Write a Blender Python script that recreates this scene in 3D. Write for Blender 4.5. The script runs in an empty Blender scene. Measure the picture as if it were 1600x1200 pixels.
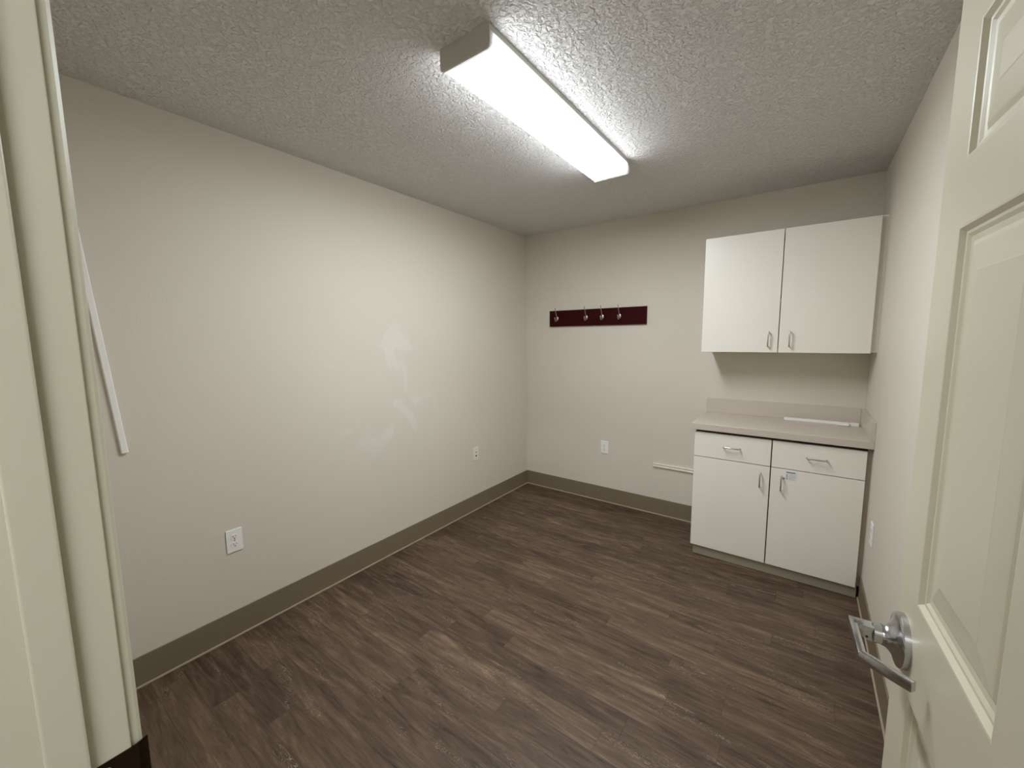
import bpy, bmesh, math, random
from mathutils import Vector, Matrix
random.seed(7)
S = bpy.context.scene
C = S.collection

# ---------------------------------------------------------------- camera
F_PX = 629.0355
cam_d = bpy.data.cameras.new('camera'); cam = bpy.data.objects.new('camera', cam_d); C.objects.link(cam)
cam_d.sensor_fit = 'HORIZONTAL'; cam_d.sensor_width = 36.0; cam_d.lens = F_PX / 1600 * 36
cam_d.clip_start = 0.01
yw, pt, rl = math.radians(35.9916), math.radians(-6.473), math.radians(-0.5214)
fw = Vector((-math.sin(yw)*math.cos(pt), math.cos(yw)*math.cos(pt), math.sin(pt)))
rt0 = Vector((math.cos(yw), math.sin(yw), 0)); up0 = rt0.cross(fw)
rt = rt0*math.cos(rl) + up0*math.sin(rl); up = up0*math.cos(rl) - rt0*math.sin(rl)
M = Matrix((( rt.x, up.x, -fw.x, 2.2325), (rt.y, up.y, -fw.y, -3.3259), (rt.z, up.z, -fw.z, 1.4776), (0, 0, 0, 1)))
cam.matrix_world = M
S.camera = cam

# ---------------------------------------------------------------- faint ambient world added as hallway fill; the closed hall shuts it out
w = bpy.data.worlds.new('ambient_fill'); S.world = w; w.use_nodes = True
w.node_tree.nodes['Background'].inputs[0].default_value = (1.0, 0.965, 0.86, 1)
w.node_tree.nodes['Background'].inputs[1].default_value = 0.05
S.view_settings.view_transform = 'Standard'; S.view_settings.look = 'None'
S.view_settings.exposure = 0.0; S.view_settings.gamma = 1.0; S.view_settings.use_curve_mapping = False
LAMP = 50.0           # brightness of the lamp's diffuser

# ---------------------------------------------------------------- room numbers
W, H = 2.563, 2.44
YN = -3.243           # room face of the near wall
YH = -3.365           # hall face of the near wall
XJ, XH = 1.57, 2.49   # door opening: latch jamb, hinge jamb

# ---------------------------------------------------------------- materials
def srgb(r, g, b):
    return tuple(((c/255)/12.92 if c/255 <= .04045 else ((c/255+.055)/1.055)**2.4) for c in (r, g, b)) + (1,)
def mat(name, col, rough=.5, metal=0.0, spec=.5, noise=0.0, nscale=8, bump=0.0, bscale=300, bdist=.001, detail=2):
    m = bpy.data.materials.new(name); m.use_nodes = True
    nt = m.node_tree; N = nt.nodes; L = nt.links; b = N['Principled BSDF']
    b.inputs['Base Color'].default_value = col; b.inputs['Roughness'].default_value = rough
    b.inputs['Metallic'].default_value = metal; b.inputs['Specular IOR Level'].default_value = spec
    tc = N.new('ShaderNodeTexCoord')
    if noise:
        n = N.new('ShaderNodeTexNoise'); n.inputs['Scale'].default_value = nscale; n.inputs['Detail'].default_value = 3
        L.new(tc.outputs['Object'], n.inputs['Vector'])
        r = N.new('ShaderNodeMapRange'); r.inputs[1].default_value = .3; r.inputs[2].default_value = .7
        r.inputs[3].default_value = 1-noise; r.inputs[4].default_value = 1+noise
        L.new(n.outputs['Fac'], r.inputs[0])
        v = N.new('ShaderNodeVectorMath'); v.operation = 'SCALE'; v.inputs[0].default_value = col[:3]
        L.new(r.outputs[0], v.inputs['Scale']); L.new(v.outputs[0], b.inputs['Base Color'])
    if bump:
        n = N.new('ShaderNodeTexNoise'); n.inputs['Scale'].default_value = bscale; n.inputs['Detail'].default_value = detail
        L.new(tc.outputs['Object'], n.inputs['Vector'])
        bp = N.new('ShaderNodeBump'); bp.inputs['Strength'].default_value = bump; bp.inputs['Distance'].default_value = bdist
        L.new(n.outputs['Fac'], bp.inputs['Height']); L.new(bp.outputs[0], b.inputs['Normal'])
    return m
def wall_mat():
    m = mat('beige_wall_paint', srgb(214, 207, 193), .62, spec=.3, noise=.018, nscale=2.2, bump=.35, bscale=140, bdist=.0012)
    return m
def left_wall_mat():
    """wall paint with a few faint repainted patches"""
    m = mat('beige_wall_paint_patched', srgb(214, 207, 193), .62, spec=.3, bump=.35, bscale=140, bdist=.0012)
    nt = m.node_tree; N = nt.nodes; L = nt.links; b = N['Principled BSDF']; tc = N['Texture Coordinate']
    n = N.new('ShaderNodeTexNoise'); n.inputs['Scale'].default_value = 4.2; n.inputs['Detail'].default_value = 2.5; n.inputs['Distortion'].default_value = .7
    L.new(tc.outputs['Object'], n.inputs['Vector'])
    r = N.new('ShaderNodeMapRange'); r.interpolation_type = 'SMOOTHSTEP'; r.inputs[1].default_value = .54; r.inputs[2].default_value = .62
    L.new(n.outputs['Fac'], r.inputs[0])
    mx = N.new('ShaderNodeMixRGB'); mx.inputs[1].default_value = srgb(214, 207, 193); mx.inputs[2].default_value = srgb(218, 213, 201)
    vd = N.new('ShaderNodeVectorMath'); vd.operation = 'DISTANCE'; vd.inputs[1].default_value = (0, -1.62, 1.17)
    L.new(tc.outputs['Object'], vd.inputs[0])
    dm = N.new('ShaderNodeMapRange'); dm.interpolation_type = 'SMOOTHSTEP'; dm.inputs[1].default_value = .28; dm.inputs[2].default_value = .60
    dm.inputs[3].default_value = 1; dm.inputs[4].default_value = 0; L.new(vd.outputs['Value'], dm.inputs[0])
    mu = N.new('ShaderNodeMath'); mu.operation = 'MULTIPLY'; L.new(dm.outputs[0], mu.inputs[0]); L.new(r.outputs[0], mu.inputs[1])
    L.new(mu.outputs[0], mx.inputs[0]); L.new(mx.outputs[0], b.inputs['Base Color'])
    return m
def ceiling_mat():
    m = mat('textured_ceiling', srgb(232, 230, 227), .8, spec=.2)
    nt = m.node_tree; N = nt.nodes; L = nt.links; b = N['Principled BSDF']; tc = N['Texture Coordinate']
    n = N.new('ShaderNodeTexNoise'); n.inputs['Scale'].default_value = 62; n.inputs['Detail'].default_value = 3; n.inputs['Distortion'].default_value = .8
    L.new(tc.outputs['Object'], n.inputs['Vector'])
    r = N.new('ShaderNodeMapRange'); r.interpolation_type = 'SMOOTHSTEP'; r.inputs[1].default_value = .40; r.inputs[2].default_value = .66
    L.new(n.outputs['Fac'], r.inputs[0])
    n2 = N.new('ShaderNodeTexNoise'); n2.inputs['Scale'].default_value = 170; n2.inputs['Detail'].default_value = 2
    L.new(tc.outputs['Object'], n2.inputs['Vector'])
    ma = N.new('ShaderNodeMath'); ma.operation = 'MULTIPLY_ADD'; ma.inputs[1].default_value = .25
    L.new(n2.outputs['Fac'], ma.inputs[0]); L.new(r.outputs[0], ma.inputs[2])
    bp = N.new('ShaderNodeBump'); bp.inputs['Strength'].default_value = 1.0; bp.inputs['Distance'].default_value = .0058; bp.invert = True
    L.new(ma.outputs[0], bp.inputs['Height']); L.new(bp.outputs[0], b.inputs['Normal'])
    return m
def floor_mat():
    m = mat('brown_vinyl_planks', (.1, .07, .05, 1), .5, spec=.35)
    nt = m.node_tree; N = nt.nodes; L = nt.links; b = N['Principled BSDF']; tc = N['Texture Coordinate']
    def math_(op, a, c=None, d=None):
        n = N.new('ShaderNodeMath'); n.operation = op
        for i, v in enumerate((a, c, d)):
            if v is None: continue
            if isinstance(v, (int, float)): n.inputs[i].default_value = v
            else: L.new(v, n.inputs[i])
        return n.outputs[0]
    sx = N.new('ShaderNodeSeparateXYZ'); L.new(tc.outputs['Object'], sx.inputs[0])
    PW, PL = .1055, .93
    yy = math_('DIVIDE', math_('ADD', sx.outputs[1], .0135), PW)
    row = math_('FLOOR', yy); fy = math_('FRACT', yy)
    wr = N.new('ShaderNodeTexWhiteNoise'); wr.noise_dimensions = '1D'; L.new(row, wr.inputs['W'])
    xx = math_('DIVIDE', math_('ADD', sx.outputs[0], math_('MULTIPLY', wr.outputs['Value'], PL)), PL)
    col = math_('FLOOR', xx); fx = math_('FRACT', xx)
    cb = N.new('ShaderNodeCombineXYZ'); L.new(row, cb.inputs[0]); L.new(col, cb.inputs[1])
    wn = N.new('ShaderNodeTexWhiteNoise'); wn.noise_dimensions = '2D'; L.new(cb.outputs[0], wn.inputs['Vector'])
    pid = wn.outputs['Value']
    # grain: stretched noise, different in every plank
    def grain(sxs, sys_, off, detail, dist, rough=.6):
        c = N.new('ShaderNodeCombineXYZ')
        L.new(math_('MULTIPLY_ADD', sx.outputs[0], sxs, math_('MULTIPLY', pid, 37.0+off)), c.inputs[0])
        L.new(math_('MULTIPLY_ADD', sx.outputs[1], sys_, math_('MULTIPLY', pid, 91.0)), c.inputs[1])
        c.inputs[2].default_value = off
        n = N.new('ShaderNodeTexNoise'); n.inputs['Scale'].default_value = 1; n.inputs['Detail'].default_value = detail
        n.inputs['Distortion'].default_value = dist; n.inputs['Roughness'].default_value = rough
        L.new(c.outputs[0], n.inputs['Vector']); return n.outputs['Fac']
    g1 = grain(3.0, 24, 1.3, 5, 1.3, .65)        # broad dark and light streaks
    g2 = grain(10, 190, 5.1, 3, .4)          # fine grain
    g3 = grain(4.5, 30, 9.7, 2, 1.8)        # figure
    g4 = grain(3.0, 16, 4.4, 2, .6)
    v = math_('MULTIPLY_ADD', g1, 1.35, math_('MULTIPLY', g2, .35))
    v = math_('MULTIPLY_ADD', g3, .35, v)
    v = math_('MULTIPLY_ADD', pid, .22, v)
    mr = N.new('ShaderNodeMapRange'); mr.inputs[1].default_value = .70; mr.inputs[2].default_value = 1.66; L.new(v, mr.inputs[0])
    cr = N.new('ShaderNodeValToRGB'); L.new(mr.outputs[0], cr.inputs[0])
    e = cr.color_ramp.elements
    e[0].position = 0; e[0].color = srgb(45, 34, 26); e[1].position = 1; e[1].color = srgb(138, 117, 93)
    k = cr.color_ramp.elements.new(.38); k.color = srgb(81, 64, 50)
    k = cr.color_ramp.elements.new(.68); k.color = srgb(104, 85, 67)
    # pale limed pores: thin broken rings where the figure noise crosses fixed levels
    ring = math_('ABSOLUTE', math_('SUBTRACT', math_('FRACT', math_('MULTIPLY', g3, 14.0)), .5))
    pores = N.new('ShaderNodeMapRange'); pores.inputs[1].default_value = .40; pores.inputs[2].default_value = .5; L.new(ring, pores.inputs[0])
    msk = N.new('ShaderNodeMapRange'); msk.inputs[1].default_value = .54; msk.inputs[2].default_value = .68; L.new(g4, msk.inputs[0])
    pf = math_('MULTIPLY', math_('MULTIPLY', pores.outputs[0], msk.outputs[0]), math_('MULTIPLY', g2, 1.5))
    mx = N.new('ShaderNodeMixRGB'); mx.inputs[2].default_value = srgb(176, 158, 136)
    L.new(pf, mx.inputs[0]); L.new(cr.outputs[0], mx.inputs[1])
    # joints
    ey = math_('MULTIPLY', math_('MINIMUM', fy, math_('SUBTRACT', 1.0, fy)), PW)
    ex = math_('MULTIPLY', math_('MINIMUM', fx, math_('SUBTRACT', 1.0, fx)), PL)
    ed = math_('MINIMUM', ex, ey)
    j = N.new('ShaderNodeMapRange'); j.inputs[1].default_value = .0003; j.inputs[2].default_value = .0012
    j.inputs[3].default_value = .5; j.inputs[4].default_value = 1; L.new(ed, j.inputs[0])
    sc = N.new('ShaderNodeVectorMath'); sc.operation = 'SCALE'; L.new(mx.outputs[0], sc.inputs[0]); L.new(j.outputs[0], sc.inputs['Scale'])
    L.new(sc.outputs[0], b.inputs['Base Color'])
    bp = N.new('ShaderNodeBump'); bp.inputs['Strength'].default_value = .25; bp.inputs['Distance'].default_value = .001
    L.new(math_('MULTIPLY_ADD', g2, .4, j.outputs[0]), bp.inputs['Height']); L.new(bp.outputs[0], b.inputs['Normal'])
    return m
def counter_mat():
    m = mat('speckled_beige_laminate', srgb(196, 183, 169), .38, spec=.45)
    nt = m.node_tree; N = nt.nodes; L = nt.links; b = N['Principled BSDF']; tc = N['Texture Coordinate']
    n = N.new('ShaderNodeTexNoise'); n.inputs['Scale'].default_value = 420; n.inputs['Detail'].default_value = 2
    L.new(tc.outputs['Object'], n.inputs['Vector'])
    cr = N.new('ShaderNodeValToRGB'); L.new(n.outputs['Fac'], cr.inputs[0])
    e = cr.color_ramp.elements; e[0].position = .36; e[0].color = srgb(180, 169, 154); e[1].position = .64; e[1].color = srgb(216, 206, 193)
    L.new(cr.outputs[0], b.inputs['Base Color'])
    return m
def brushed(name, col, rough):
    m = mat(name, col, rough, metal=1.0)
    nt = m.node_tree; N = nt.nodes; L = nt.links; b = N['Principled BSDF']; tc = N['Texture Coordinate']
    n = N.new('ShaderNodeTexNoise'); n.inputs['Scale'].default_value = 900; L.new(tc.outputs['Object'], n.inputs['Vector'])
    r = N.new('ShaderNodeMapRange'); r.inputs[3].default_value = rough*.8; r.inputs[4].default_value = rough*1.25
    L.new(n.outputs['Fac'], r.inputs[0]); L.new(r.outputs[0], b.inputs['Roughness'])
    return m
def lens_mat():
    m = bpy.data.materials.new('lit_prismatic_diffuser'); m.use_nodes = True
    nt = m.node_tree; N = nt.nodes; L = nt.links; b = N['Principled BSDF']
    b.inputs['Base Color'].default_value = srgb(235, 240, 245); b.inputs['Roughness'].default_value = .25
    b.inputs['Emission Color'].default_value = (.90, .945, 1.0, 1)
    tc = N.new('ShaderNodeTexCoord'); s = N.new('ShaderNodeSeparateXYZ'); L.new(tc.outputs['Object'], s.inputs[0])
    a = N.new('ShaderNodeMath'); a.operation = 'ABSOLUTE'; L.new(s.outputs[1], a.inputs[0])
    r = N.new('ShaderNodeMapRange'); r.interpolation_type = 'SMOOTHSTEP'      # the tubes stop short of the end caps
    r.inputs[1].default_value = .560; r.inputs[2].default_value = .594; r.inputs[3].default_value = LAMP; r.inputs[4].default_value = LAMP*.012
    L.new(a.outputs[0], r.inputs[0])
    z = N.new('ShaderNodeMapRange'); z.inputs[1].default_value = -.067; z.inputs[2].default_value = -.058   # the prisms throw most of the light down
    z.inputs[3].default_value = 1; z.inputs[4].default_value = .40; L.new(s.outputs[2], z.inputs[0])
    z2 = N.new('ShaderNodeMapRange'); z2.inputs[1].default_value = -.056; z2.inputs[2].default_value = -.024
    z2.inputs[3].default_value = 1; z2.inputs[4].default_value = .10; L.new(s.outputs[2], z2.inputs[0])
    k = N.new('ShaderNodeMath'); k.operation = 'MULTIPLY'; L.new(r.outputs[0], k.inputs[0]); L.new(z.outputs[0], k.inputs[1])
    k2 = N.new('ShaderNodeMath'); k2.operation = 'MULTIPLY'; L.new(k.outputs[0], k2.inputs[0]); L.new(z2.outputs[0], k2.inputs[1])
    L.new(k2.outputs[0], b.inputs['Emission Strength'])
    return m
WALL = wall_mat(); CEIL = ceiling_mat(); FLOOR = floor_mat(); COUNTER = counter_mat(); LENS = lens_mat()
BASE = mat('olive_brown_vinyl_base', srgb(124, 111, 90), .45, spec=.4, noise=.02, nscale=5)
CAULK = mat('pale_base_toe', srgb(168, 155, 132), .5)
CAB = mat('off_white_melamine', srgb(236, 231, 219), .35, spec=.45, noise=.008, nscale=3)
CABSIDE = mat('taupe_cabinet_edge', srgb(176, 163, 146), .45)
KICK = mat('taupe_toe_kick', srgb(150, 141, 122), .5)
GAP = mat('dark_cabinet_gap', srgb(60, 46, 40), .7)
DOORP = mat('cream_door_enamel', srgb(205, 200, 176), .34, spec=.5, bump=.05, bscale=90, bdist=.0006)
JAMBP = mat('cream_frame_enamel', srgb(199, 196, 174), .36, spec=.5, bump=.05, bscale=90, bdist=.0006)
PLASTIC = mat('white_plastic', srgb(240, 238, 234), .35)
IVORY = mat('ivory_plastic', srgb(228, 224, 208), .35)
DARK = mat('dark_slot', srgb(30, 26, 22), .6)
STEEL = brushed('satin_nickel', srgb(196, 194, 190), .28)
CHROME = brushed('satin_chrome', srgb(190, 190, 192), .22)
BRONZE = brushed('dark_strike_metal', srgb(66, 54, 46), .25)
MAHOG = mat('dark_mahogany_board', srgb(52, 8, 9), .6, spec=.08, noise=.12, nscale=10)
HOUSE = mat('white_lamp_housing', srgb(205, 202, 195), .45)
PAPER = mat('paper_sticker', srgb(226, 226, 226), .5)
INK = mat('grey_print', srgb(140, 140, 142), .6)
RACE = mat('beige_raceway', srgb(236, 230, 218), .4)

# ---------------------------------------------------------------- helpers
def box(bm, x0, x1, y0, y1, z0, z1, bev=0.0, seg=2):
    r = bmesh.ops.create_cube(bm, size=1.0)
    vs = r['verts']
    for v in vs:
        v.co = Vector(((x0+x1)/2+v.co.x*(x1-x0), (y0+y1)/2+v.co.y*(y1-y0), (z0+z1)/2+v.co.z*(z1-z0)))
    if bev:
        es = list({e for v in vs for e in v.link_edges})
        bmesh.ops.bevel(bm, geom=es, offset=bev, segments=seg, affect='EDGES', profile=.5)
def tube(bm, pts, rad, n=12, cap=True, flat=None):
    """round (or, with flat=(a,b), rectangular) section swept along pts"""
    pts = [Vector(p) for p in pts]; rings = []
    if not hasattr(rad, '__len__'): rad = [rad]*len(pts)
    t0 = (pts[1]-pts[0]).normalized(); ref = Vector((0, 0, 1)) if abs(t0.z) < .9 else Vector((1, 0, 0))
    u = (ref-t0*ref.dot(t0)).normalized()
    for i, p in enumerate(pts):
        t = ((pts[min(i+1, len(pts)-1)]-pts[max(i-1, 0)])).normalized()
        u = (u-t*u.dot(t)).normalized(); v = t.cross(u)
        if flat:
            a, b = flat; cs = [(a, b), (-a, b), (-a, -b), (a, -b)]
            k = 1.0
            if 0 < i < len(pts)-1:
                k = 1/max(.5, math.cos((pts[i+1]-p).angle(p-pts[i-1])/2))
            ring = [bm.verts.new(p+u*c[0]+v*c[1]*k) for c in cs]
        else:
            ring = [bm.verts.new(p+(u*math.cos(2*math.pi*j/n)+v*math.sin(2*math.pi*j/n))*rad[i]) for j in range(n)]
        rings.append(ring)
    for a, b in zip(rings, rings[1:]):
        m = len(a)
        for j in range(m): bm.faces.new((a[j], a[(j+1) % m], b[(j+1) % m], b[j]))
    if cap: bm.faces.new(rings[0][::-1]); bm.faces.new(rings[-1])
def lathe(bm, prof, org, axis, n=40):
    """prof: (distance along axis, radius)"""
    axis = Vector(axis).normalized(); ref = Vector((0, 0, 1)) if abs(axis.z) < .9 else Vector((1, 0, 0))
    u = (ref-axis*ref.dot(axis)).normalized(); v = axis.cross(u); org = Vector(org); rings = []
    for h, r in prof:
        rings.append([bm.verts.new(org+axis*h+(u*math.cos(2*math.pi*j/n)+v*math.sin(2*math.pi*j/n))*max(r, 1e-5)) for j in range(n)])
    for a, b in zip(rings, rings[1:]):
        for j in range(n): bm.faces.new((a[j], a[(j+1) % n], b[(j+1) % n], b[j]))
    bm.faces.new(rings[0][::-1]); bm.faces.new(rings[-1])
def prism(bm, poly, vec):
    """poly: list of 3-D points (planar), extruded by vec"""
    a = [bm.verts.new(Vector(p)) for p in poly]; b = [bm.verts.new(Vector(p)+Vector(vec)) for p in poly]
    n = len(a)
    bm.faces.new(a[::-1]); bm.faces.new(b)
    for j in range(n): bm.faces.new((a[j], a[(j+1) % n], b[(j+1) % n], b[j]))
def obj(name, bm, m, parent=None, smooth=False, org=None):
    bmesh.ops.recalc_face_normals(bm, faces=bm.faces[:])
    me = bpy.data.meshes.new(name)
    if org is not None: bmesh.ops.translate(bm, verts=bm.verts[:], vec=-Vector(org))
    bm.to_mesh(me); bm.free(); me.materials.append(m)
    if smooth:
        for p in me.polygons: p.use_smooth = True
        try: me.set_sharp_from_angle(angle=math.radians(35))
        except Exception: pass
    o = bpy.data.objects.new(name, me); C.objects.link(o)
    if org is not None: o.location = org
    if parent:
        o.parent = parent
        off = Vector(org) if org is not None else Vector((0, 0, 0))
        # parts are modelled in their thing's own frame
        o.location = off
    return o
def thing(name, label, cat, loc=(0, 0, 0), rot=(0, 0, 0), group=None):
    o = bpy.data.objects.new(name, None); C.objects.link(o); o.empty_display_size = .05
    o.location = loc; o.rotation_euler = rot; o['label'] = label; o['category'] = cat
    if group: o['group'] = group
    return o
def tag(o, label, cat, group=None):
    o['label'] = label; o['category'] = cat
    if group: o['group'] = group
    return o
def struct(name, bm, m, label, cat, parent=None):
    o = obj(name, bm, m, parent); o['kind'] = 'structure'
    if not parent: o['label'] = label; o['category'] = cat
    return o
def B(*a, **k):
    bm = bmesh.new(); box(bm, *a, **k); return bm
def boxes(*bs, bev=0.0):
    bm = bmesh.new()
    for b in bs: box(bm, *b, bev=bev)
    return bm

# ================================================================ THE ROOM
struct('floor', B(-.92, 4.72, -5.0, .12, -.08, 0), FLOOR, 'dark brown wood-look vinyl plank floor', 'floor')
struct('ceiling', B(-.12, W+.12, YH, .12, H, H+.08), CEIL, 'off-white knockdown-textured ceiling around the lit lamp', 'ceiling')
struct('wall_left', B(-.12, 0, YH, .12, 0, H), left_wall_mat(), 'long beige painted wall on the left', 'wall')
struct('wall_back', B(0, W, 0, .12, 0, H), WALL, 'beige end wall behind the coat rack and cabinets', 'wall')
struct('wall_right', B(W, W+.12, YH, .12, 0, H), WALL, 'narrow beige wall on the right behind the open door', 'wall')
# unseen closed hallway behind the camera, added so its lamp lights the doorway
struct('ceiling', B(-.92, 4.72, -5.0, YH, H, H+.08), CEIL, 'hallway ceiling outside the doorway', 'ceiling')
struct('wall_hall_far', B(-.92, 4.72, -5.12, -5.0, 0, H), WALL, 'beige hallway wall opposite the doorway', 'wall')
struct('wall_hall_left', B(-1.04, -.92, -5.12, YH, 0, H), WALL, 'beige wall closing the hallway on the left', 'wall')
struct('wall_hall_right', B(4.72, 4.84, -5.12, YH, 0, H), WALL, 'beige wall closing the hallway on the right', 'wall')
struct('wall_hall_near', boxes((-.92, -.12, YH, YH+.12, 0, H), (W+.12, 4.72, YH, YH+.12, 0, H)), WALL, 'beige hallway wall beside the room', 'wall')
DH = 2.045
struct('wall_near', boxes((0, XJ-.018, YH, YN, 0, H), (XH+.018, W, YH, YN, 0, H), (XJ-.018, XH+.018, YH, YN, DH+.018, H)),
       WALL, 'beige wall the doorway is cut through', 'wall')

# vinyl baseboards: dark band with a pale toe where it meets the floor
BH, BT = .137, .006
def baseboard(name, x0, x1, y0, y1, label, toe):
    bb = struct(name, B(x0, x1, y0, y1, .006, BH, bev=.0015), BASE, label, 'baseboard')
    bm = B(*toe, 0, .009, bev=.002)
    obj('base_toe', bm, CAULK, bb)['label'] = 'pale toe strip along the floor'
baseboard('baseboard_left', 0, BT, YN, 0, 'dark olive-brown vinyl baseboard along the left wall', (0, BT+.006, YN, 0))
baseboard('baseboard_back', BT, 1.69, -BT, 0, 'dark olive-brown vinyl baseboard below the coat rack', (BT+.006, 1.69, -BT-.006, 0))
baseboard('baseboard_right', W-BT, W, YN, -.463, 'dark olive-brown vinyl baseboard along the right wall', (W-BT-.006, W, YN, -.463))

# ================================================================ DOOR FRAME
def frame_side(name, x, sgn, label):
    """jamb on one side; sgn +1: its face looks towards +x"""
    b0, b1 = sorted((x, x-sgn*.018))
    j = struct(name, B(b0, b1, YH, YN, 0, DH, bev=.0012), JAMBP, label, 'door jamb')
    s0, s1 = sorted((x+sgn*.011, x))
    bm = B(s0, s1, -3.3125, -3.279, 0, DH, bev=.0025, seg=3)
    st = obj('door_stop', bm, JAMBP, j)
    # casing with a stepped, rounded profile, room side and hall side
    for side, (y0, ys) in (('room', (YN, 1)), ('hall', (YH, -1))):
        pr = [(0, 0), (0, .008), (.003, .0115), (.008, .0125), (.012, .0105), (.016, .0125), (.030, .0145), (.052, .016), (.057, .014), (.057, 0)]
        bm = bmesh.new(); xr = x-sgn*.005
        wid = .057 if sgn > 0 else W-.001-xr-.002
        prism(bm, [(xr-sgn*p[0]*wid/.057, y0+ys*p[1], 0) for p in pr], (0, 0, DH+.005+.057))
        obj('casing', bm, JAMBP, j)
    return j
trim_l = frame_side('trim_1', XJ, 1, 'cream painted latch-side door jamb at the left edge of the doorway')
trim_r = frame_side('trim_2', XH, -1, 'cream painted hinge-side door jamb on the right')
bm = B(XJ+.0005, XH-.0005, YH, YN, DH, DH+.018, bev=.001)
trim_h = struct('trim_3', bm, JAMBP, 'cream painted head jamb over the doorway', 'door jamb')
obj('door_stop', B(XJ+.012, XH-.012, -3.3125, -3.279, DH-.011, DH, bev=.0025), JAMBP, trim_h)
for y0, ys in ((YN, 1), (YH, -1)):
    bm = bmesh.new(); pr = [(0, 0), (0, .008), (.003, .0115), (.008, .0125), (.012, .0105), (.016, .0125), (.030, .0145), (.052, .016), (.057, .014), (.057, 0)]
    prism(bm, [(XJ-.004, y0+ys*p[1]*.97, DH+.005+p[0]) for p in pr], (XH-XJ+.008, 0, 0))
    obj('casing', bm, JAMBP, trim_h)
# strike plate with a lip that wraps over the jamb's corner
bm = bmesh.new()
zt, zb = .967, .897
prof = [(XJ, -3.2775), (XJ+.0018, -3.2775), (XJ+.0018, -3.243), (XJ+.0005, -3.234), (XJ-.006, -3.2285), (XJ-.0075, -3.2285+.002), (XJ-.006, -3.2262), (XJ+.003, -3.2325), (XJ+.0036, -3.243)]
poly = [(XJ, -3.2775), (XJ+.0018, -3.2775), (XJ+.0019, -3.246), (XJ+.0010, -3.237), (XJ-.002, -3.2295), (XJ-.0046, -3.2265), (XJ-.0046, -3.2285), (XJ-.0035, -3.2305), (XJ-.0008, -3.238), (XJ, -3.246)]
prism(bm, [(p[0], p[1], zb) for p in poly], (0, 0, zt-zb))
sp = obj('strike_plate', bm, BRONZE, trim_l); sp['label'] = 'dark metal strike plate'
for z in (.956, .908):
    bm = bmesh.new(); lathe(bm, [(0, .0042), (.0008, .0042), (.0014, .003), (.0014, .001)], (XJ+.0018, -3.2665, z), (1, 0, 0), 16)
    obj('screw', bm, STEEL, sp, smooth=True)
obj('latch_hole', B(XJ+.0015, XJ+.0021, -3.270, -3.252, .918, .946), DARK, sp)

# ================================================================ SIX-PANEL DOOR, open about 87 degrees
# local frame: origin = hinge corner of the hall-side face; +Y runs along the leaf, +X into the leaf's thickness, Z up
DW, DT, DTOP = .914, .035, 2.032
lean = math.radians(3.2)
stile = .093
cols = [(stile, .3685), (.5455, DW-stile)]
rows = [(.235, .865), (1.028, 1.637), (1.735, 1.925)]
rings = [(0, 0), (.003, .0005), (.009, .0065), (.013, .0070), (.018, .0100), (.026, .0110), (.033, .0080), (.036, .0075), (.070, .0035), (.072, .0030)]
def leaf_face(bm, x, sg):
    ys = sorted({0, DW} | {v for c in cols for v in c}); zs = sorted({.010, DTOP} | {v for r in rows for v in r})
    for y0, y1 in zip(ys, ys[1:]):
        for z0, z1 in zip(zs, zs[1:]):
            if any(abs(c[0]-y0) < 1e-6 for c in cols) and any(abs(r[0]-z0) < 1e-6 for r in rows):
                prev = None
                for o_, d_ in rings:
                    r = [bm.verts.new((x+sg*d_, yy, zz)) for yy, zz in ((y0+o_, z0+o_), (y1-o_, z0+o_), (y1-o_, z1-o_), (y0+o_, z1-o_))]
                    if prev:
                        for j in range(4): bm.faces.new((prev[j], prev[(j+1) % 4], r[(j+1) % 4], r[j]))
                    prev = r
                bm.faces.new(prev)
            else:
                bm.faces.new([bm.verts.new((x, yy, zz)) for yy, zz in ((y0, z0), (y1, z0), (y1, z1), (y0, z1))])
bm = bmesh.new(); leaf_face(bm, 0, 1); leaf_face(bm, DT, -1)
for q in ([(0, 0), (DT, 0)], [(0, DW), (DT, DW)]):
    bm.faces.new([bm.verts.new((q[0][0], q[0][1], .010)), bm.verts.new((q[1][0], q[1][1], .010)), bm.verts.new((q[1][0], q[1][1], DTOP)), bm.verts.new((q[0][0], q[0][1], DTOP))])
for z in (.010, DTOP):
    bm.faces.new([bm.verts.new(p) for p in ((0, 0, z), (DT, 0, z), (DT, DW, z), (0, DW, z))])
bmesh.ops.remove_doubles(bm, verts=bm.verts[:], dist=1e-5)
door = struct('door_1', bm, DOORP, 'cream six-panel door standing open on the right', 'door')
door.location = (2.455, YN, 0); door.rotation_euler = (0, 0, lean)
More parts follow.
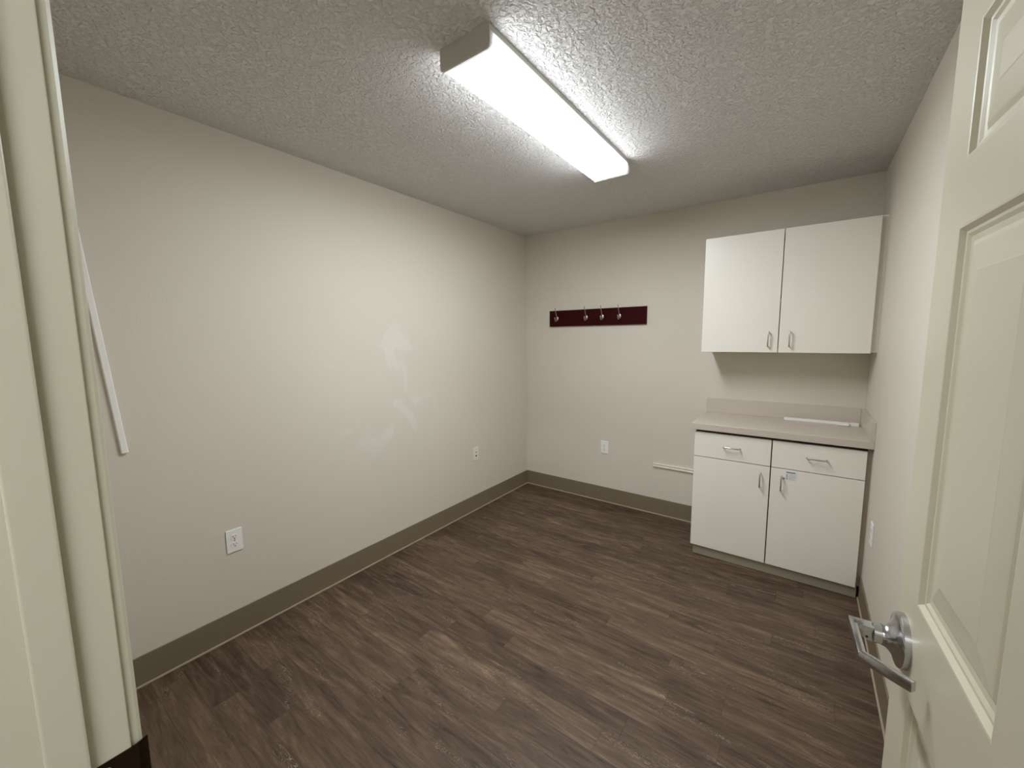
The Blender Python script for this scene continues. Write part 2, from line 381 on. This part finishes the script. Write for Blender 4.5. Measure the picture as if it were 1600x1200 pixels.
# handle
def handle(parent, xf, sg):
    hs, hz = .864, .934
    h = bmesh.new()
    lathe(h, [(0, .047), (.0085, .047), (.0105, .0455), (.0115, .043), (.0125, .038), (.0155, .0305), (.020, .0240), (.0245, .0198), (.028, .0182), (.031, .0178)], (xf, hs, hz), (-sg, 0, 0), 48)
    r = obj('door_handle', h, CHROME, parent, smooth=True); r['label'] = 'satin chrome lever handle'
    n = bmesh.new(); lathe(n, [(.031, .0168), (.0425, .0168), (.0435, .0155)], (xf, hs, hz), (-sg, 0, 0), 40)
    obj('collar', n, CHROME, r, smooth=True)
    l = bmesh.new(); top = hz+.0140; bot = hz-.0140; X = lambda q: xf-sg*q
    # square arm that slims towards the corner, then the grip along the door and its return towards the leaf
    lo = lambda q: hz-.014+(q-.0425)/.0275*.0095
    vs = [[l.verts.new((X(q), b, z)) for b, z in ((hs+.0105, top), (hs+.0105, lo(q)), (hs-.0115, lo(q)), (hs-.0115, top))] for q in (.0425, .072)]
    for k in range(4): l.faces.new((vs[0][k], vs[0][(k+1) % 4], vs[1][(k+1) % 4], vs[1][k]))
    l.faces.new(vs[0][::-1]); l.faces.new(vs[1])
    bot = hz-.0035
    path = [(.077, hs+.0105), (.077, hs-.096), (.019, hs-.134), (.012, hs-.127), (.066, hs-.0905), (.066, hs+.0105)]
    prism(l, [(X(a), b, bot) for a, b in path], (0, 0, top-bot))
    bmesh.ops.recalc_face_normals(l, faces=l.faces[:])
    bmesh.ops.bevel(l, geom=l.edges[:], offset=.0012, segments=2, affect='EDGES', profile=.5)
    lv = obj('lever', l, CHROME, r, smooth=True)
    s = bmesh.new(); lathe(s, [(0, .0022), (.0004, .0022)], (X(.052), hs-.0113, hz-.006), (0, -1, 0), 12)
    obj('set_screw', s, DARK, r)
handle(door, 0, 1)
handle(door, DT, -1)
obj('latch_plate', B(.006, DT-.006, DW-.0005, DW+.0015, .910, .967), CHROME, door)
lt = bmesh.new(); prism(lt, [(.010, DW, .929), (.025, DW, .929), (.025, DW+.004, .929), (.012, DW+.010, .929)], (0, 0, .018)); obj('latch', lt, CHROME, door)
for z in (.25, 1.0, 1.78):
    hb = bmesh.new(); lathe(hb, [(0, .006), (.09, .006)], (DT+.004, -.006, z), (0, 0, 1), 16); obj('hinge', hb, CHROME, door, smooth=True)

# ================================================================ CEILING LAMP
lx0, lx1, ly0, ly1 = 1.183, 1.395, -2.275, -1.058
lcx, lcy = (lx0+lx1)/2, (ly0+ly1)/2
hw, hl = (lx1-lx0)/2, (ly1-ly0)/2
def wrap_lamp(label, loc, rz=0):
    lamp = thing('ceiling_lamp', label, 'ceiling lamp', loc, (0, 0, rz))
    obj('housing', B(-hw+.003, hw-.003, -hl+.003, hl-.003, -.020, 0, bev=.001), HOUSE, lamp)
    # wraparound lens with rounded lower edges
    pts = [(-hw+.002, -.0205), (-hw+.002, -.052), (-hw+.006, -.062), (-hw+.014, -.068), (0, -.0705), (hw-.014, -.068), (hw-.006, -.062), (hw-.002, -.052), (hw-.002, -.0205)]
    bm = bmesh.new(); prism(bm, [(p[0], -hl+.006, p[1]) for p in pts], (0, 2*hl-.012, 0))
    obj('diffuser', bm, LENS, lamp)['label'] = 'glowing white prismatic diffuser'
    for sy in (-1, 1):
        cp = [(-hw, 0), (-hw, -.060), (-hw+.004, -.068), (-hw+.010, -.0722), (hw-.010, -.0722), (hw-.004, -.068), (hw, -.060), (hw, 0)]
        bm = bmesh.new(); y = sy*(hl-.006)
        prism(bm, [(p[0], y, p[1]) for p in cp], (0, sy*.006, 0))
        obj('end_cap', bm, HOUSE, lamp)['label'] = 'sheet-metal end cap'
    return lamp
wrap_lamp('lit white fluorescent wraparound lamp on the textured ceiling', (lcx, lcy, H))
wrap_lamp('lit white fluorescent wraparound lamp added out of view in the hallway to light the doorway', (2.60, -4.15, H), math.radians(90))  # unseen copy of the room lamp, added to brighten jamb and door

# ================================================================ WALL CABINET
def pull(parent, p, axis, length=.096, proj=.028, r=.0042, name='handle'):
    """bent-wire pull; p: centre on the door face (face looks to -Y)"""
    bm = bmesh.new(); a = Vector((1, 0, 0)) if axis == 'x' else Vector((0, 0, 1)); p = Vector(p); o = Vector((0, -1, 0))
    h = length/2; c = .007
    pts = [p-a*h, p-a*h+o*(proj-c), p-a*(h-c*.3)+o*(proj-c*.3), p-a*(h-c)+o*proj, p+a*(h-c)+o*proj, p+a*(h-c*.3)+o*(proj-c*.3), p+a*h+o*(proj-c), p+a*h]
    tube(bm, pts, r, 12)
    return obj(name, bm, STEEL, parent, smooth=True)
wc = thing('wall_cabinet', 'off-white two-door cabinet hung high on the end wall', 'cabinet', (0, 0, 0))
ux0, uxm, ux1, uf, uz0, uz1 = 1.6546, 2.0946, 2.5326, -.305, 1.3738, 2.1241
def drop_open(bm):  # nothing
    return bm
bm = boxes((ux0+.012, ux0+.030, uf+.020, 0, uz0+.004, uz1-.003), (ux1-.016, ux1+.002, uf+.020, 0, uz0+.004, uz1-.003),
           (ux0+.030, ux1-.016, uf+.020, 0, uz1-.021, uz1-.003), (ux0+.030, ux1-.016, uf+.020, 0, uz0+.004, uz0+.022),
           (ux0+.030, ux1-.016, -.008, 0, uz0+.022, uz1-.021), (ux0+.030, ux1-.016, uf+.03, -.008, 1.73, 1.748))
obj('carcass', bm, CAB, wc)
for x0, x1, hx in ((ux0, uxm-.0022, 2.0946-.053), (uxm+.0022, ux1, 2.0946+.058)):
    d = obj('cabinet_door', B(x0, x1, uf, uf+.018, uz0, uz1, bev=.0012), CAB, wc)
    pull(d, (hx, uf, 1.458), 'z', length=.090)
obj('filler_strip', B(ux1+.0025, W, uf+.028, uf+.042, uz0+.004, uz1+.004), CAB, wc)

# ================================================================ BASE CABINET
bc = thing('base_cabinet', 'off-white base cabinet with two drawers over two doors', 'cabinet', (0, 0, 0))
bx0, bxm, bx1, bf, bzt, bzs, bzb = 1.6735, 2.1065, 2.5397, -.493, .8533, .6895, .0707
bm = boxes((bx0+.006, bx0+.024, bf+.020, -.007, bzb+.004, .8705), (bx1-.018, bx1+.002, bf+.020, -.007, bzb+.004, .8705),
           (bx0+.024, bx1-.018, bf+.020, -.008, bzb+.004, bzb+.022), (bx0+.024, bx1-.018, -.012, -.004, bzb+.004, .8705),
           (bx0+.024, bx1-.018, bf+.020, bf+.038, .845, .8705), (bx0+.024, bx1-.018, bf+.020, bf+.038, .675, .705), (bxm-.012, bxm+.012, bf+.020, bf+.038, bzb+.022, .845))
obj('carcass', bm, GAP, bc)
obj('side_panel', B(bx0+.002, bx0+.006, bf+.020, -.001, bzb+.004, .8705), CAB, bc)
obj('toe_kick', B(bx0+.014, bx1+.006, -.478, -.462, 0.004, bzb+.004), KICK, bc)['label'] = 'taupe toe kick'
for x0, x1, hx in ((bx0, bxm-.003, 1.894), (bxm+.003, bx1, 2.3245)):
    d = obj('drawer', B(x0, x1, bf, bf+.018, bzs+.0022, bzt, bev=.0012), CAB, bc)
    pull(d, (hx, bf, .776), 'x', length=.090)
doors = []
for x0, x1, hx in ((bx0, bxm-.003, 2.056), (bxm+.003, bx1, 2.164)):
    d = obj('cabinet_door', B(x0, x1, bf, bf+.018, bzb, bzs-.0022, bev=.0012), CAB, bc)
    pull(d, (hx, bf, .600), 'z', length=.088); doors.append(d)
obj('filler_strip', B(bx1+.003, W-.0005, bf+.022, bf+.036, bzb+.004, .8705), CABSIDE, bc)['label'] = 'taupe filler strip against the wall'
# sticker on the right-hand door
st = obj('sticker', B(2.1815, 2.240, bf-.0006, bf-.0001, .6225, .6815), PAPER, doors[1]); st['label'] = 'white paper sticker with grey print'
bars = [(2.187, 2.231, .667, .676)]
for i, z in enumerate((.658, .651, .644, .637, .630)):
    bars.append((2.199, 2.199+(.034, .030, .036, .026, .031)[i], z-.0009, z+.0009))
for z in (.656, .648, .640, .632): bars.append((2.187, 2.195, z-.0025, z+.0025))
bm = bmesh.new()
for b in bars: box(bm, b[0], b[1], bf-.0009, bf-.0006, b[2], b[3])
obj('print', bm, INK, st)
obj('sticker_tab', B(2.171, 2.1815, bf-.0012, bf-.0001, .628, .636), INK, doors[1])

# ================================================================ COUNTERTOP
ct = thing('countertop', 'speckled beige laminate countertop on the base cabinet', 'countertop', (0, 0, 0))
obj('top', B(1.6537, W, -.5122, 0, .8708, .914, bev=.003, seg=3), COUNTER, ct)
obj('backsplash', B(1.6537, W-.0205, -.019, 0, .914, 1.0175, bev=.0015), COUNTER, ct)
obj('side_splash', B(W-.020, W, -.5122, 0, .914, 1.0175, bev=.0015), COUNTER, ct)

# loose white channel on the counter
lc = thing('plastic_channel', 'short white plastic channel with a clip lying on the countertop', 'plastic channel', (2.145, -.060, .9143), (0, 0, math.radians(-.8)))
bm = bmesh.new(); w_, h_, t_ = .011, .0155, .0015
poly = [(-w_, 0), (-w_+t_, 0), (-w_+t_, h_-t_), (w_-t_, h_-t_), (w_-t_, 0), (w_, 0), (w_, h_), (-w_, h_)]
prism(bm, [(0, p[0], p[1]) for p in poly], (.384, 0, 0)); obj('channel', bm, PLASTIC, lc)
bm = bmesh.new(); box(bm, .278, .340, -.054, -.0112, 0, .0135, bev=.005, seg=3); obj('clip', bm, PLASTIC, lc, smooth=True)
bm = bmesh.new(); box(bm, .352, .386, -.024, .0120, .0002, .0170, bev=.001); obj('end_sleeve', bm, PLASTIC, lc)
obj('open_end', B(.3855, .3868, -.010, .009, .002, .0135), DARK, lc)

# ================================================================ COAT RACK
cr_ = thing('coat_rack', 'dark mahogany wall board with four chrome coat hooks', 'coat rack', (0, 0, 0))
obj('board', B(.275, 1.180, -.020, 0, 1.583, 1.727, bev=.0015), MAHOG, cr_)
for i, x in enumerate((.358, .652, .803, .957)):
    bm = bmesh.new(); z = 1.664
    lathe(bm, [(0, .0105), (.003, .0105), (.0052, .0080), (.0058, .002)], (x, -.020, z-.010), (0, -1, 0), 24)
    for v in bm.verts: v.co.z = z-.010+(v.co.z-z+.010)*1.9
    hk = obj('hook', bm, STEEL, cr_, smooth=True)
    bm = bmesh.new()
    tube(bm, [(x, -.023, z-.004), (x, -.034, z+.010), (x, -.046, z+.034), (x, -.056, z+.060), (x, -.064, z+.078)], [.0045, .004, .0034, .0030, .0028], 12)
    bmesh.ops.create_uvsphere(bm, u_segments=14, v_segments=10, radius=.0056, matrix=Matrix.Translation((x, -.066, z+.081)))
    obj('upper_prong', bm, STEEL, hk, smooth=True)
    bm = bmesh.new()
    tube(bm, [(x, -.023, z-.016), (x, -.036, z-.031), (x, -.050, z-.036), (x, -.062, z-.026), (x, -.066, z-.006)], [.0048, .0045, .004, .0038, .0035], 12)
    bmesh.ops.create_uvsphere(bm, u_segments=14, v_segments=10, radius=.0052, matrix=Matrix.Translation((x, -.066, z-.004)))
    obj('lower_prong', bm, STEEL, hk, smooth=True)

# ================================================================ WALL PLATES
def plate_frame(name, label, cat, loc, rz, group=None):
    return thing(name, label, cat, loc, (0, 0, rz), group)
def duplex(parent, screw=True):
    obj('cover_plate', B(-.035, .035, -.006, 0, -.057, .057, bev=.002, seg=3), PLASTIC, parent, smooth=False)
    for z in (.0195, -.0195):
        bm = bmesh.new(); n = 28; poly = []
        for j in range(n):
            a = 2*math.pi*j/n; poly.append((.0172*math.cos(a), -.0055, z+max(-.0135, min(.0135, .0172*math.sin(a)))))
        prism(bm, poly, (0, -.0022, 0)); r = obj('receptacle', bm, PLASTIC, parent)
        bm = bmesh.new(); y0, y1 = -.0081, -.0076
        box(bm, -.0075, -.0052, y0, y1, z-.0015, z+.0070); box(bm, .0052, .0072, y0, y1, z-.0005, z+.0062)
        lathe(bm, [(0, .0028), (.0005, .0028)], (0, -.0076, z-.0075), (0, -1, 0), 12)
        obj('slots', bm, DARK, r)
    bm = bmesh.new(); lathe(bm, [(0, .0034), (.0008, .003)], (0, -.006, 0), (0, -1, 0), 14); obj('screw', bm, STEEL, parent)
OUT = 'power outlet'
duplex(plate_frame('power_outlet', 'white duplex outlet low on the long left wall nearest the doorway', OUT, (0, -2.605, .497), math.radians(90)))
duplex(plate_frame('power_outlet', 'white duplex outlet on the end wall below the coat rack', OUT, (.834, 0, .504), 0))
duplex(plate_frame('power_outlet', 'white duplex outlet seen edge-on on the right wall beside the open door', OUT, (W, -.700, .480), math.radians(-90)))
jk = plate_frame('phone_jack', 'ivory jack plate low on the left wall near the far corner', 'wall jack', (0, -.793, .497), math.radians(90))
obj('cover_plate', B(-.035, .035, -.006, 0, -.057, .057, bev=.002, seg=3), IVORY, jk)
obj('insert', B(-.0165, .0165, -.0072, -.0055, -.033, .033, bev=.0006), IVORY, jk)
obj('jack_hole', B(-.007, .007, -.0078, -.0070, -.023, -.009), DARK, jk)
obj('blank_insert', B(-.007, .007, -.0078, -.0070, .008, .022), CAULK, jk)
for z in (.042, -.042):
    bm = bmesh.new(); lathe(bm, [(0, .003), (.0008, .0026)], (0, -.006, z), (0, -1, 0), 12); obj('screw', bm, STEEL, jk)

# ================================================================ RACEWAYS
rw = thing('cable_raceway', 'thin cream raceway on the end wall running behind the base cabinet', 'cable raceway', (1.267, 0, .411))
obj('base_channel', B(0, .405, -.006, 0, 0, .027, bev=.001), RACE, rw)
obj('snap_cover', B(0, .405, -.016, -.006, -.001, .010, bev=.002), RACE, rw)
obj('upper_rib', B(0, .405, -.014, -.006, .020, .028, bev=.0015), RACE, rw)
# white strip, loose at its lower end, on the left wall just past the doorway
sr = thing('raceway_strip', 'thin white plastic strip hanging askew on the left wall by the door jamb', 'plastic strip', (0, -2.9585, 1.027), (math.radians(4.2), 0, 0))
bm = bmesh.new(); prism(bm, [(.001, -.011, 0), (.010, -.011, 0), (.013, -.008, 0), (.013, .008, 0), (.010, .011, 0), (.001, .011, 0)], (0, 0, 1.15))
obj('strip', bm, PLASTIC, sr)
obj('back_rail', B(0, .001, -.009, .009, .004, 1.146), PLASTIC, sr)
